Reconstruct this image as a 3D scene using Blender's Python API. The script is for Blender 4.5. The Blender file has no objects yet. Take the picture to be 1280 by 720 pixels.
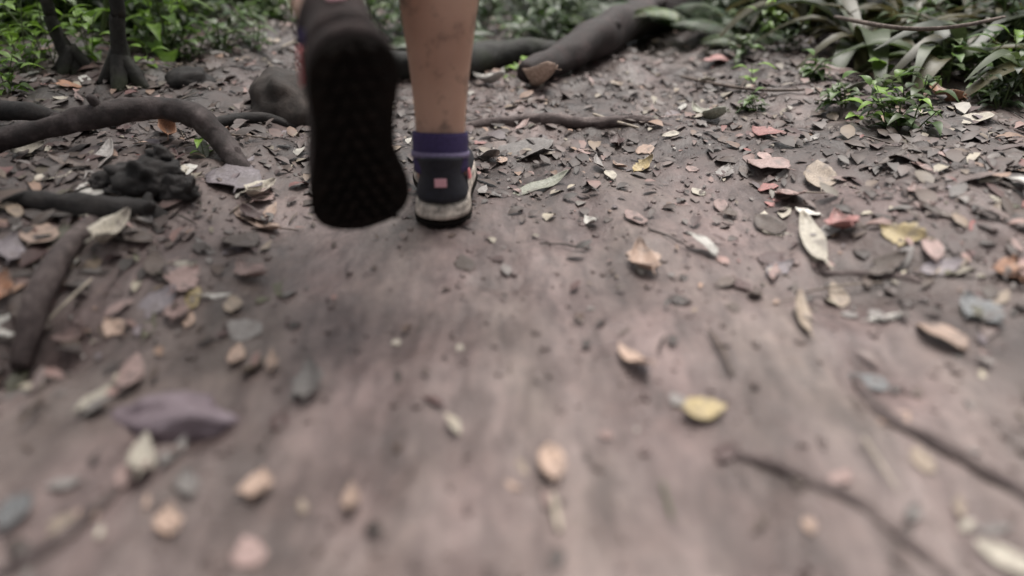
import bpy, bmesh, math, random
import numpy as np
from mathutils import Vector, Matrix, Euler

R = math.radians
rng = random.Random(11)
sc = bpy.context.scene
COL = sc.collection

# ------------------------------------------------------------------ camera, light, exposure
CAM_H, PITCH, FPX = 0.42, 27.7, 914.0            # focal length in pixels of the 1280 wide frame
cd = bpy.data.cameras.new("camera"); cam = bpy.data.objects.new("camera", cd); COL.objects.link(cam)
cam.location = (0, 0, CAM_H); cam.rotation_euler = (R(90 - PITCH), 0, 0)
cd.sensor_width = 36; cd.lens = 36 * FPX / 1280; cd.clip_start = 0.02; cd.clip_end = 500
cd.dof.use_dof = True; cd.dof.focus_distance = 1.35; cd.dof.aperture_fstop = 1.3
sc.camera = cam

SUN_EL, SUN_AZ = 68.0, 20.0                      # azimuth clockwise from +Y (the way the walker heads)
w = bpy.data.worlds.new("World"); sc.world = w; w.use_nodes = True
nt = w.node_tree; bg = nt.nodes["Background"]
sky = nt.nodes.new("ShaderNodeTexSky"); sky.sky_type = 'NISHITA'; sky.sun_disc = False
sky.sun_elevation = R(SUN_EL); sky.sun_rotation = R(SUN_AZ); sky.dust_density = 4.0; sky.air_density = 1.0
hs = nt.nodes.new("ShaderNodeHueSaturation"); hs.inputs["Saturation"].default_value = 0.08
nt.links.new(sky.outputs[0], hs.inputs["Color"]); nt.links.new(hs.outputs[0], bg.inputs[0])
bg.inputs[1].default_value = 0.05
sd = bpy.data.lights.new("sun", 'SUN'); so = bpy.data.objects.new("sun", sd); COL.objects.link(so)
sd.energy = 1.5; sd.angle = R(32); sd.color = (1.0, 0.95, 0.89)
_d = Vector((math.sin(R(SUN_AZ)) * math.cos(R(SUN_EL)), math.cos(R(SUN_AZ)) * math.cos(R(SUN_EL)), math.sin(R(SUN_EL))))
so.rotation_euler = _d.to_track_quat('Z', 'Y').to_euler(); so.location = (0, 0, 6)
sc.view_settings.view_transform = 'Standard'; sc.view_settings.look = 'None'
sc.view_settings.gamma = 1; sc.view_settings.use_curve_mapping = False
sc.view_settings.exposure = 1.66
sc.render.engine = 'CYCLES'
sc.cycles.use_denoising = True
sc.cycles.max_bounces = 6

# ------------------------------------------------------------------ ground height
def _hash(i, j, s):
    n = (i.astype(np.int64) * 374761393 + j.astype(np.int64) * 668265263 + s * 982451653) & 0xffffffff
    n = ((n ^ (n >> 13)) * 1274126177) & 0xffffffff
    return ((n ^ (n >> 16)) & 0xffff) / 65535.0
def vn(x, y, s):
    xi = np.floor(x); yi = np.floor(y); fx = x - xi; fy = y - yi
    fx = fx * fx * (3 - 2 * fx); fy = fy * fy * (3 - 2 * fy)
    a = _hash(xi, yi, s); b = _hash(xi + 1, yi, s); c = _hash(xi, yi + 1, s); d = _hash(xi + 1, yi + 1, s)
    return (a + (b - a) * fx) * (1 - fy) + (c + (d - c) * fx) * fy - 0.5
def sstep(t):
    t = np.clip(t, 0, 1); return t * t * (3 - 2 * t)
HOLLOWS = []                                       # x, y, depth, rx, ry
def pathside(x, y):
    xc = 0.02 - 0.06 * np.maximum(0, y - 1.2)
    return sstep((np.abs(x - xc) - 0.23 - 0.10 * np.maximum(0, y - .5) - .30 * np.maximum(0, .85 - y)) / 0.40)
def littered(x, y): return np.maximum(pathside(x, y), .85 * sstep((y - .92 - .25 * vn(x / .3, y / .3, 33)) / .45))
def Hraw(x, y):
    x = np.asarray(x, float); y = np.asarray(y, float)
    s0 = pathside(x, y); s = np.maximum(s0, .75 * sstep((y - 1.05) / .5) * (np.hypot((x + .1) / .16, (y - 1.1) / .3) > 1))
    z = 0.05 * s0 + 0.10 * sstep((x - .7) / 1.6) + 0.05 * sstep((-x - .5) / 1.0)
    z = z + 0.030 * vn(x / .55 + 3, y / .7, 1) + 0.026 * vn(x / .17, y / .22, 2) * (.6 + .8 * s)
    z = z + 0.010 * vn(x / .04, y / .19 + 7, 3) * (1 - .6 * s) + .012 * vn(x / .11, y / .30 + 3, 8) * (1 - .5 * s)
    z = z + 0.024 * vn(x / .085, y / .10, 4) * (.50 + .50 * s) + 0.015 * vn(x / .035, y / .042, 5) * (.36 + .64 * s)
    z = z + 0.007 * vn(x / .018, y / .032, 6) * (.55 + .45 * s)
    for (hx, hy, dp, rx, ry) in HOLLOWS:
        z = z - dp * np.exp(-((x - hx) / rx) ** 2 - ((y - hy) / ry) ** 2)
    return z
H0 = 0.0
def Hs(x, y): return float(Hraw(np.array([x]), np.array([y]))[0]) - H0
FOOT = (-0.108, 1.0)
H0 = float(np.mean(Hraw(np.array([-.108, -.12, -.09, -.1]), np.array([1.0, 1.1, 1.2, 1.05]))))

def ray(px, py):
    cx, cy = (px - 640) / FPX, (360 - py) / FPX
    p = R(PITCH)
    return Vector((cx, math.cos(p) + cy * math.sin(p), -math.sin(p) + cy * math.cos(p)))   # depth 1
def atdepth(px, py, depth): return Vector((0, 0, CAM_H)) + ray(px, py) * depth
def P(px, py, off=0.0):
    d = ray(px, py); t = .2
    if d.z > -.02: d.z = -.02
    prev = t
    while t < 14:
        q = Vector((0, 0, CAM_H)) + d * t
        if q.z <= Hs(q.x, q.y) + off: break
        prev = t; t += .02 if t < 4 else .1
    lo, hi = prev, t
    for _ in range(10):
        m = (lo + hi) / 2; q = Vector((0, 0, CAM_H)) + d * m
        if q.z <= Hs(q.x, q.y) + off: hi = m
        else: lo = m
    return Vector((0, 0, CAM_H)) + d * hi
def pxm(p): return FPX / max(.2, (p - Vector((0, 0, CAM_H))).dot(Vector((0, math.cos(R(PITCH)), -math.sin(R(PITCH))))))
for (px, py, dp, rx, ry) in [(465, 395, .016, .035, .05), (620, 352, .012, .04, .022), (700, 420, .008, .03, .06), (830, 320, .012, .03, .05),
                             (1090, 350, .022, .09, .05), (940, 600, .008, .02, .05), (1090, 470, .014, .04, .04), (560, 470, .006, .02, .12),
                             (8, 425, .09, .06, .07), (230, 535, .018, .05, .03), (1240, 330, .014, .05, .04), (400, 350, .010, .05, .04),
                             (490, 560, .006, .02, .10), (640, 600, .006, .015, .10), (760, 500, .007, .02, .06)]:
    q = P(px, py); HOLLOWS.append((q.x, q.y, dp, rx, ry))

# ------------------------------------------------------------------ materials
def mat(name): 
    m = bpy.data.materials.new(name); m.use_nodes = True
    return m, m.node_tree, m.node_tree.nodes["Principled BSDF"]
def N(t, kind, **kw):
    n = t.nodes.new(kind)
    for k, v in kw.items(): setattr(n, k, v)
    return n
def ramp(t, fac, stops):
    r = N(t, "ShaderNodeValToRGB"); e = r.color_ramp.elements
    while len(e) < len(stops): e.new(.5)
    for el, (p, c) in zip(e, stops): el.position = p; el.color = (*c, 1)
    t.links.new(fac, r.inputs[0]); return r.outputs[0]
def noise(t, scale, detail=5, rough=.6, stretch=None, coord="Object"):
    tc = N(t, "ShaderNodeTexCoord"); n = N(t, "ShaderNodeTexNoise")
    n.inputs["Scale"].default_value = scale; n.inputs["Detail"].default_value = detail; n.inputs["Roughness"].default_value = rough
    src = tc.outputs[coord]
    if stretch:
        mp = N(t, "ShaderNodeMapping"); mp.inputs["Scale"].default_value = stretch
        t.links.new(src, mp.inputs[0]); src = mp.outputs[0]
    t.links.new(src, n.inputs["Vector"]); return n.outputs["Fac"]
def mixc(t, fac, a, b, mode='MIX'):
    m = N(t, "ShaderNodeMix", data_type='RGBA', blend_type=mode)
    for sock, v in ((m.inputs[0], fac), (m.inputs[6], a), (m.inputs[7], b)):
        if hasattr(v, "links") or hasattr(v, "is_linked"): t.links.new(v, sock)
        elif isinstance(v, tuple): sock.default_value = (*v, 1)
        else: sock.default_value = v
    return m.outputs[2]
def bump(t, bs, fac, strength, dist):
    b = N(t, "ShaderNodeBump"); b.inputs["Strength"].default_value = strength; b.inputs["Distance"].default_value = dist
    t.links.new(fac, b.inputs["Height"]); t.links.new(b.outputs[0], bs.inputs["Normal"])

def mud_material():
    m, t, b = mat("trodden_mud")
    n1 = noise(t, 2.2, 6, .65); n2 = noise(t, 11, 6, .68, (2.0, .58, 1)); n3 = noise(t, 55, 4, .6, (1.2, .7, 1)); n4 = noise(t, 14, 5, .7)
    c = ramp(t, n2, [(.30, (.070, .051, .049)), (.44, (.145, .112, .108)), (.56, (.215, .174, .168)), (.70, (.275, .228, .220))])
    c2 = ramp(t, n1, [(.32, (.092, .068, .065)), (.50, (.185, .148, .143)), (.66, (.25, .206, .200))])
    c = mixc(t, .45, c, c2)
    c = mixc(t, .9, c, ramp(t, noise(t, 5, 3, .5, (1.5, .5, 1)), [(.35, (1.04, .97, .985)), (.5, (1, 1, 1)), (.65, (.98, 1.02, .97))]), 'MULTIPLY')
    grit = ramp(t, n3, [(.35, (.74, .72, .72)), (.52, (1, 1, 1)), (.72, (1.15, 1.12, 1.1))])
    c = mixc(t, .8, c, grit, 'MULTIPLY')
    c = mixc(t, .75, c, ramp(t, noise(t, 17, 5, .66, (2.0, .48, 1)), [(.36, (.45, .42, .42)), (.50, (.97, .96, .96)), (.66, (1.14, 1.13, 1.12))]), 'MULTIPLY')
    c = mixc(t, .8, c, ramp(t, noise(t, 4.5, 3, .55, (1.2, .7, 1)), [(.36, (.52, .49, .48)), (.50, (.95, .94, .94)), (.64, (1.12, 1.11, 1.10))]), 'MULTIPLY')
    c = mixc(t, 1.0, c, (.99, .955, .925), 'MULTIPLY')
    # humus off the trodden line; also darkens the far ground as painted canopy shade
    at = N(t, "ShaderNodeAttribute"); at.attribute_name = "humus_shade"
    hum_shade = ramp(t, n4, [(.3, (.012, .008, .0075)), (.5, (.036, .025, .022)), (.7, (.085, .061, .056))])
    c = mixc(t, at.outputs["Fac"], c, hum_shade)
    t.links.new(c, b.inputs["Base Color"])
    rr = N(t, "ShaderNodeMapRange"); rr.inputs[1].default_value = .3; rr.inputs[2].default_value = .7; rr.inputs[3].default_value = .27; rr.inputs[4].default_value = .66
    t.links.new(n4, rr.inputs[0]); t.links.new(rr.outputs[0], b.inputs["Roughness"])
    b.inputs["Specular IOR Level"].default_value = .5
    bump(t, b, noise(t, 85, 6, .7, (1.6, .7, 1)), .55, .006)
    return m
def bark_material(name, dark, mid, light, scale=30, stretch=(1, 1, .3), rough=.75, moss=None):
    m, t, b = mat(name)
    n = noise(t, scale, 8, .7); n2 = noise(t, 7, 3, .5)
    c = ramp(t, n, [(.32, dark), (.5, mid), (.7, light)])
    if moss: c = mixc(t, ramp(t, n2, [(.48, (0, 0, 0)), (.62, (.8, .8, .8))]), c, moss)
    t.links.new(c, b.inputs["Base Color"]); b.inputs["Roughness"].default_value = rough
    bump(t, b, noise(t, scale * 2, 8, .75), .7, .006)
    return m
def leaf_material(name, c1, c2, green=False, rough=.5):
    m, t, b = mat(name)
    n = noise(t, 26, 5, .65); oi = N(t, "ShaderNodeObjectInfo")
    c = ramp(t, n, [(.3, tuple(v * .55 for v in c1)), (.48, c1), (.68, c2)])
    c = mixc(t, ramp(t, noise(t, 3.2, 5, .7, None, 'Object'), [(.54, (0, 0, 0)), (.64, (.7, .7, .7))]), c, (.12, .093, .084)) if not green else c
    hv = N(t, "ShaderNodeHueSaturation"); hv.inputs['Saturation'].default_value = 1.0 if green else .82; mr = N(t, "ShaderNodeMapRange"); mr.inputs[3].default_value = .75; mr.inputs[4].default_value = 1.2
    t.links.new(oi.outputs["Random"], mr.inputs[0]); t.links.new(mr.outputs[0], hv.inputs["Value"]); t.links.new(c, hv.inputs["Color"])
    col = hv.outputs[0]
    t.links.new(col, b.inputs["Base Color"]); b.inputs["Roughness"].default_value = rough
    bump(t, b, noise(t, 90, 4, .6), .35, .002)
    if green:
        tr = N(t, "ShaderNodeBsdfTranslucent"); mx = N(t, "ShaderNodeMixShader"); mx.inputs[0].default_value = .35
        t.links.new(col, tr.inputs[0]); t.links.new(b.outputs[0], mx.inputs[1]); t.links.new(tr.outputs[0], mx.inputs[2])
        t.links.new(mx.outputs[0], t.nodes["Material Output"].inputs[0])
    return m
def attr_leaf_material(name, rough=.55, trans=.3):
    m, t, b = mat(name); at = N(t, "ShaderNodeAttribute"); at.attribute_name = "tint"
    c = mixc(t, .75, at.outputs["Color"], ramp(t, noise(t, 45, 4, .6), [(.3, (.55, .55, .55)), (.5, (1, 1, 1)), (.7, (1.2, 1.2, 1.15))]), 'MULTIPLY')
    t.links.new(c, b.inputs["Base Color"]); b.inputs["Roughness"].default_value = rough
    if trans:
        tr = N(t, "ShaderNodeBsdfTranslucent"); mx = N(t, "ShaderNodeMixShader"); mx.inputs[0].default_value = trans
        t.links.new(c, tr.inputs[0]); t.links.new(b.outputs[0], mx.inputs[1]); t.links.new(tr.outputs[0], mx.inputs[2])
        t.links.new(mx.outputs[0], t.nodes["Material Output"].inputs[0])
    return m
def plain(name, c, rough=.6, var=.25, scale=40, bmp=.2):
    m, t, b = mat(name); n = noise(t, scale, 5, .65)
    c0 = tuple(v * (1 - var) for v in c); c1 = tuple(min(1, v * (1 + var)) for v in c)
    t.links.new(ramp(t, n, [(.35, c0), (.65, c1)]), b.inputs["Base Color"]); b.inputs["Roughness"].default_value = rough
    if bmp: bump(t, b, noise(t, scale * 3, 4, .6), bmp, .002)
    return m

M = {}
M['mud'] = mud_material()
M['root'] = bark_material("root_bark", (.012, .008, .0075), (.036, .025, .024), (.105, .082, .08))
M['darkroot'] = bark_material("wet_dark_bark", (.005, .004, .004), (.013, .010, .0095), (.035, .028, .026))
M['log'] = bark_material("log_bark", (.006, .003, .003), (.015, .008, .0075), (.038, .021, .021), 22)
M['mosslog'] = bark_material("mossy_log_bark", (.004, .004, .003), (.009, .008, .006), (.02, .018, .015), 22, moss=(.012, .016, .006))
M['sapling'] = bark_material("sapling_bark", (.005, .004, .003), (.011, .009, .007), (.03, .026, .02), 34, moss=(.03, .036, .015))
M['greybark'] = bark_material("grey_bark", (.05, .055, .05), (.10, .11, .10), (.18, .19, .17), 26)
M['redroot'] = bark_material("reddish_root", (.040, .028, .027), (.090, .066, .063), (.19, .15, .14), 40)
M['twig'] = bark_material("twig_bark", (.05, .037, .03), (.12, .09, .075), (.23, .18, .155), 60)
M['straw'] = plain("dry_straw", (.36, .31, .25))
M['greenstem'] = plain("green_stem", (.07, .10, .03))
M['stone'] = bark_material("mauve_stone", (.12, .088, .10), (.20, .155, .175), (.27, .22, .245), 14, rough=.6)
M['earthrock'] = bark_material("earthy_rock", (.014, .010, .008), (.034, .025, .021), (.075, .057, .048), 18)
M['tint'] = attr_leaf_material("litter_leaf", .6, .0)
M['foliage'] = attr_leaf_material("foliage_leaf", .42, .4)
LC = {  # leaf colours
 'white': ((.55, .52, .47), (.74, .71, .66)), 'cream': ((.42, .37, .29), (.60, .54, .44)), 'tan': ((.27, .20, .14), (.42, .32, .23)),
 'peach': ((.38, .24, .17), (.56, .39, .29)), 'pink': ((.28, .17, .15), (.42, .28, .25)), 'rose': ((.30, .10, .09), (.44, .19, .16)),
 'orange': ((.27, .10, .035), (.42, .19, .07)), 'yellow': ((.42, .31, .12), (.58, .44, .19)), 'grey': ((.19, .17, .16), (.30, .27, .25)),
 'lilac': ((.20, .165, .18), (.31, .265, .29)), 'bluegrey': ((.13, .135, .14), (.20, .21, .22)), 'olive': ((.10, .095, .05), (.18, .17, .09)),
 'brown': ((.085, .055, .042), (.15, .105, .08)), 'maroon': ((.075, .035, .033), (.13, .065, .06)), 'sage': ((.26, .27, .20), (.40, .41, .32)),
 'green': ((.055, .10, .03), (.10, .17, .05)), 'brightgreen': ((.12, .22, .04), (.20, .33, .08))}
ML = {k: leaf_material(k + "_leaf", a, b, 'green' in k) for k, (a, b) in LC.items()}

# ------------------------------------------------------------------ object helpers
def link(o, parent=None):
    COL.objects.link(o)
    if parent is not None: o.parent = parent
    return o
def tag(o, label=None, cat=None, group=None, kind=None):
    for k, v in (("label", label), ("category", cat), ("group", group), ("kind", kind)):
        if v: o[k] = v
    return o
def empty(name, loc, rz=0.0):
    o = bpy.data.objects.new(name, None); o.location = loc; o.rotation_euler = (0, 0, rz); o.empty_display_size = .05
    return link(o)
class MB:
    def __init__(s): s.v, s.f, s.c = [], [], []
    def leaf(s, o, d, up, L, W, droop=.15, fold=.25, tint=(.1, .15, .05), seg=5, tip=1.0, side_wave=0.0):
        d = Vector(d).normalized(); up = Vector(up); sd = d.cross(up)
        if sd.length < 1e-3: sd = d.cross(Vector((1, .3, 0)))
        sd.normalize(); nn = sd.cross(d).normalized(); b = len(s.v)
        for i in range(seg + 1):
            u = i / seg; wd = W * .5 * (math.sin(math.pi * min(1, u ** .75 * .97 + .03)) ** tip if 0 < u < 1 else .04)
            c = o + d * (L * u) + nn * (L * .12 * math.sin(u * math.pi)) + Vector((0, 0, -droop * L * u * u)) + sd * (side_wave * L * math.sin(u * 3))
            s.v += [c - sd * wd + nn * (fold * wd), c.copy(), c + sd * wd + nn * (fold * wd)]
            s.c += [tint] * 3
        for i in range(seg):
            k = b + i * 3
            s.f += [(k, k + 1, k + 4, k + 3), (k + 1, k + 2, k + 5, k + 4)]
    def tube(s, pts, rad, n=7, tint=(.1, .1, .1), bumpy=0.0, r_=None, sub=3, cap=True):
        pts = [Vector(p) for p in pts]; cp, cr = [], []
        m = len(pts)
        for i in range(m - 1):
            p0, p1, p2, p3 = pts[max(0, i - 1)], pts[i], pts[i + 1], pts[min(m - 1, i + 2)]
            for k in range(sub):
                u = k / sub
                cp.append(.5 * ((2 * p1) + (p2 - p0) * u + (2 * p0 - 5 * p1 + 4 * p2 - p3) * u * u + (3 * p1 - p0 - 3 * p2 + p3) * u ** 3))
                cr.append(rad[i] + (rad[i + 1] - rad[i]) * u)
        cp.append(pts[-1]); cr.append(rad[-1]); b = len(s.v); rr = r_ or rng
        for i, (c, r0) in enumerate(zip(cp, cr)):
            d = (cp[min(i + 1, len(cp) - 1)] - cp[max(0, i - 1)]).normalized()
            a = d.cross(Vector((.31, .17, .93)))
            if a.length < .05: a = d.cross(Vector((1, 0, 0)))
            a.normalize(); e = d.cross(a)
            for k in range(n):
                t = 2 * math.pi * k / n; q = r0 * (1 + bumpy * (rr.random() - .5) * 2)
                s.v.append(c + (a * math.cos(t) + e * math.sin(t)) * q); s.c.append(tint)
        for i in range(len(cp) - 1):
            for k in range(n):
                s.f.append((b + i * n + k, b + i * n + (k + 1) % n, b + (i + 1) * n + (k + 1) % n, b + (i + 1) * n + k))
        if cap:
            s.f.append(tuple(b + k for k in reversed(range(n)))); s.f.append(tuple(b + (len(cp) - 1) * n + k for k in range(n)))
    def build(s, name, material, parent=None, smooth=True, color=False, local=None):
        me = bpy.data.meshes.new(name)
        vs = [tuple(v - local) for v in s.v] if local is not None else [tuple(v) for v in s.v]
        me.from_pydata(vs, [], s.f); me.materials.append(material)
        if color:
            a = me.color_attributes.new("tint", 'FLOAT_COLOR', 'POINT')
            a.data.foreach_set("color", np.array([(*c, 1) for c in s.c], dtype=np.float32).ravel())
        if smooth: me.polygons.foreach_set("use_smooth", [True] * len(me.polygons))
        me.update()
        o = bpy.data.objects.new(name, me)
        if local is not None: o.location = local
        return link(o, parent)
def copy_tree(o, parent=None):
    c = o.copy(); COL.objects.link(c)
    if parent is not None: c.parent = parent
    for ch in list(o.children): copy_tree(ch, c)
    return c

# ------------------------------------------------------------------ the ground: one sheet to the horizon
def spaced(a, b, step, reach, grow=1.13):
    mid = list(np.arange(a, b, step)); lo, hi = [], []
    s, x = step, a
    while x > -reach: s *= grow; x -= s; lo.append(x)
    s, x = step, mid[-1]
    while x < reach: s *= grow; x += s; hi.append(x)
    return np.array(lo[::-1] + mid + hi)
gx = spaced(-1.5, 1.5, .0105, 120); gy = spaced(.25, 2.6, .0105, 120)
X, Y = np.meshgrid(gx, gy); Z = Hraw(X, Y) - H0
far = np.hypot(X, Y - 1); Z = Z + .6 * sstep((far - 8) / 60)
nx, ny = len(gx), len(gy)
me = bpy.data.meshes.new("ground"); me.vertices.add(nx * ny)
me.vertices.foreach_set("co", np.stack([X, Y, Z], -1).astype(np.float32).ravel())
ii, jj = np.meshgrid(np.arange(nx - 1), np.arange(ny - 1)); k = (jj * nx + ii).ravel()
quads = np.stack([k, k + 1, k + nx + 1, k + nx], 1).astype(np.int32)
me.loops.add(quads.size); me.polygons.add(len(quads))
me.loops.foreach_set("vertex_index", quads.ravel()); me.polygons.foreach_set("loop_start", np.arange(0, quads.size, 4, dtype=np.int32))
me.polygons.foreach_set("use_smooth", np.ones(len(quads), dtype=bool))
hum_shade = me.attributes.new("humus_shade", 'FLOAT', 'POINT')
hv = littered(X, Y) * .66 + .12 * (X > .25) * sstep((Y - .6) / .3) + 1.5 * vn(X / .20, Y / .26, 21) * littered(X, Y) + .5 * sstep((Y - 1.4) / 1.2) + .40 * vn(X / .12, Y / .4, 22) + .25 * vn(X / .05, Y / .16, 23)  # littered soil, plus a distance term painting woodland shade into the ground colour
hum_shade.data.foreach_set("value", np.clip(hv, 0, .95).astype(np.float32).ravel())
me.update(calc_edges=True); me.validate(); me.materials.append(M['mud'])
ground = link(bpy.data.objects.new("ground", me)); ground["kind"] = "structure"

# ------------------------------------------------------------------ person
def catl(pairs, x):
    for (a, va), (b, vb) in zip(pairs, pairs[1:]):
        if x <= b:
            u = (x - a) / (b - a) if b > a else 0
            u = u * u * (3 - 2 * u) if False else u
            return va + (vb - va) * u
    return pairs[-1][1]
SL = .278
LAT = [(0, .0), (.012, .016), (.04, .028), (.1, .0385), (.2, .0415), (.35, .040), (.5, .044), (.65, .051), (.76, .0535), (.86, .049), (.93, .038), (.975, .022), (1, 0)]
MED = [(0, .0), (.012, .016), (.04, .028), (.1, .0385), (.2, .0400), (.35, .034), (.5, .034), (.65, .047), (.76, .0515), (.86, .048), (.93, .038), (.975, .024), (1, 0)]
NS = 26
def outline(k=1.0, y0=0.0, y1=SL, z=0.0, mir=1, ell=0.0, we=.036):
    pts = []
    ts = [.5 - .5 * math.cos(math.pi * i / NS) for i in range(NS + 1)]
    for i, t in enumerate(ts):                         # heel to toe on the outer side, then back on the inner side
        wl = catl(LAT, t) * k * (1 - ell) + we * math.sqrt(max(0, 1 - (2 * t - 1) ** 2)) * ell
        pts.append(Vector((mir * wl, y0 + t * (y1 - y0), z)))
    for t in ts[-2:0:-1]:
        wl = catl(MED, t) * k * (1 - ell) + we * math.sqrt(max(0, 1 - (2 * t - 1) ** 2)) * ell
        pts.append(Vector((-mir * wl, y0 + t * (y1 - y0), z)))
    return pts
def toe_spring(p):
    u = max(0, (p.y - .17) / .11); return Vector((p.x, p.y, p.z + .014 * u * u))
def loft(rings, name, material, parent, caps=(True, True), spring=True, subd=1):
    me = bpy.data.meshes.new(name); v, f = [], []; n = len(rings[0])
    for r in rings: v += [tuple(toe_spring(p) if spring else p) for p in r]
    for i in range(len(rings) - 1):
        for k in range(n): f.append((i * n + k, i * n + (k + 1) % n, (i + 1) * n + (k + 1) % n, (i + 1) * n + k))
    if caps[0]: f.append(tuple(reversed(range(n))))
    if caps[1]: f.append(tuple((len(rings) - 1) * n + k for k in range(n)))
    me.from_pydata(v, [], f); me.materials.append(material)
    bm = bmesh.new(); bm.from_mesh(me); bmesh.ops.recalc_face_normals(bm, faces=bm.faces); bm.to_mesh(me); bm.free()
    me.polygons.foreach_set("use_smooth", [True] * len(me.polygons))
    o = link(bpy.data.objects.new(name, me), parent)
    if subd: s = o.modifiers.new("s", 'SUBSURF'); s.levels = s.render_levels = subd
    return o
M['rubber'] = bark_material("worn_black_rubber", (.005, .0035, .0032), (.009, .007, .006), (.020, .014, .012), 16, rough=.95)
M['rubber'].node_tree.nodes['Principled BSDF'].inputs['Specular IOR Level'].default_value = .12
M['mesh_fabric'] = plain("dark_shoe_fabric", (.009, .009, .016), .75, .35, 120, .5)
M['heel_fabric'] = plain("muddy_shoe_fabric", (.028, .018, .017), .9, .5, 35, .6)
M['midsole'] = plain("muddy_white_foam", (.44, .38, .33), .7, .6, 45, .3)
M['coral'] = plain("coral_print", (.60, .16, .17), .55, .1)
M['pinkp'] = plain("pink_print", (.62, .32, .36), .55, .1)
M['sock'] = plain("purple_knit", (.040, .026, .092), .9, .25, 260, .6)
M['sockband'] = plain("pale_lilac_knit", (.16, .13, .22), .9, .2, 260, .5)
M['lace'] = plain("dark_lace", (.03, .03, .035), .8)
def make_shoe(name, mir, body, mw, muddy):
    r = bpy.data.objects.new(name, None); r.empty_display_size = .05; link(r, body)
    r.matrix_parent_inverse = Matrix.Identity(4); r.matrix_world = mw
    fab = M['heel_fabric'] if muddy else M['mesh_fabric']
    # outsole with lugs
    o = loft([outline(1.02, .004, SL - .002, .004, mir), outline(1.06, 0, SL + .002, .006, mir), outline(1.06, 0, SL + .002, .013, mir), outline(1.0, .003, SL, .016, mir)], "outsole", M['rubber'], r)
    lug = MB(); n = 0
    for iy in range(15):
        for ix in range(-3, 4):
            y = .012 + iy * .0182; x = ix * .0150 + (.004 if iy % 2 else -.002)
            t = y / SL; lim = (catl(LAT, t) if x * mir > 0 else catl(MED, t)) - .008
            if abs(x) > lim or t > .93: continue
            a = .0058; b_ = .0062; sk = .003 * (1 if ix >= 0 else -1); k = len(lug.v)
            for (zz, s) in ((.0045, 1.1), (-.0005, .85)):
                for (dx, dy) in ((-a, -b_ - sk), (a, -b_ + sk), (a, b_ + sk), (-a, b_ - sk)): lug.v.append(toe_spring(Vector((x + dx * s, y + dy * s, zz))))
            lug.f += [(k + 4, k + 7, k + 6, k + 5)] + [(k + i, k + 4 + i, k + 4 + (i + 1) % 4, k + (i + 1) % 4) for i in range(4)]
    lug.build("tread", M['rubber'], o, smooth=False)
    # midsole, flared at the heel, with a groove
    loft([outline(1.0, .004, SL - .002, .013, mir), outline(1.03, -.001, SL - .001, .017, mir), outline(1.03, -.003, SL - .002, .024, mir), outline(.985, 0, SL - .004, .027, mir), outline(1.0, 0, SL - .005, .030, mir), outline(.97, .004, SL - .008, .037, mir), outline(.9, .01, SL - .016, .038, mir)], "midsole", M['heel_fabric'] if muddy else M['midsole'], r)
    up = [outline(.95, .006, SL - .010, .034, mir), outline(.97, .001, SL - .010, .044, mir, .0), outline(.93, .004, SL - .022, .056, mir, .12), outline(.85, .007, SL - .058, .068, mir, .35, .037),
          outline(.8, .008, SL - .098, .080, mir, .6, .037), outline(.8, .006, SL - .128, .092, mir, .85, .0385), outline(.8, .004, SL - .143, .100, mir, 1, .040),
          outline(.8, .009, SL - .148, .101, mir, 1, .035), outline(.8, .014, SL - .152, .090, mir, 1, .032), outline(.8, .016, SL - .152, .06, mir, 1, .03)]
    for rg in up[3:9]:                                  # raised heel tab
        for p in rg:
            if p.y < .03: p.z += .010 * (1 - p.y / .03)
    upper = loft(up, "upper", fab, r, (True, True))
    hc = MB()                                           # heel counter overlay
    # laces across the vamp
    lc = MB()
    for i in range(5):
        y = .132 + i * .017; z = .098 - i * .0092; wd = .017 + .002 * i
        lc.tube([(-wd, y - .004, z - .006), (-wd * .4, y, z + .002), (wd * .4, y + .002, z + .002), (wd, y + .008, z - .007)], [.0024] * 4, 6)
    lc.build("laces", M['lace'], r)
    tg = MB(); tg.leaf(Vector((0, .175, .070)), (0, -.8, .75), (0, .4, .9), .075, .05, -.15, .15, seg=6, tip=.5)
    to = tg.build("tongue", fab, r); sm = to.modifiers.new("s", 'SOLIDIFY'); sm.thickness = .006
    # printed marks: a small pink badge on the heel, a coral flash on the outer side
    def patch(nm, pts, m_):
        bmx = bmesh.new(); vs = [bmx.verts.new(p) for p in pts]; bmx.faces.new(vs); e = bpy.data.meshes.new(nm); bmx.to_mesh(e); bmx.free(); e.materials.append(m_)
        oo = link(bpy.data.objects.new(nm, e), upper); s_ = oo.modifiers.new("s", 'SOLIDIFY'); s_.thickness = .003; s_.offset = 0
        bv = oo.modifiers.new("b", 'BEVEL'); bv.width = .001; bv.segments = 2
    patch("heel_badge", [(-.009, .003, .066), (.008, .003, .066), (.008, .0045, .078), (-.009, .0045, .078)], M['pinkp'])
    patch("side_flash", [(mir * .0405, .050, .060), (mir * .0430, .085, .052), (mir * .0405, .088, .066), (mir * .0385, .055, .074)], M['coral'])
    return r

body_e = None
foot_z = max(Hs(-.10 + dx, .97 + dy) for dx in (-.03, 0, .03) for dy in (.02, .08)) - .004
yaw = R(4)
MR = Matrix.Translation((-.099, .968, foot_z)) @ Matrix.Rotation(yaw, 4, 'Z')
th = R(28); cpt = atdepth(452, 197, .735)
yv = Vector((-.125, math.sin(th), -math.cos(th))).normalized(); zv = Vector((-.36, math.cos(th), math.sin(th)))
zv = (zv - yv * zv.dot(yv)).normalized(); xv = yv.cross(zv)
ML_ = Matrix(((xv.x, yv.x, zv.x, 0), (xv.y, yv.y, zv.y, 0), (xv.z, yv.z, zv.z, 0), (0, 0, 0, 1)))
heel = cpt - yv * (SL * .5)
MLt = Matrix.Translation(heel) @ ML_

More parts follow.
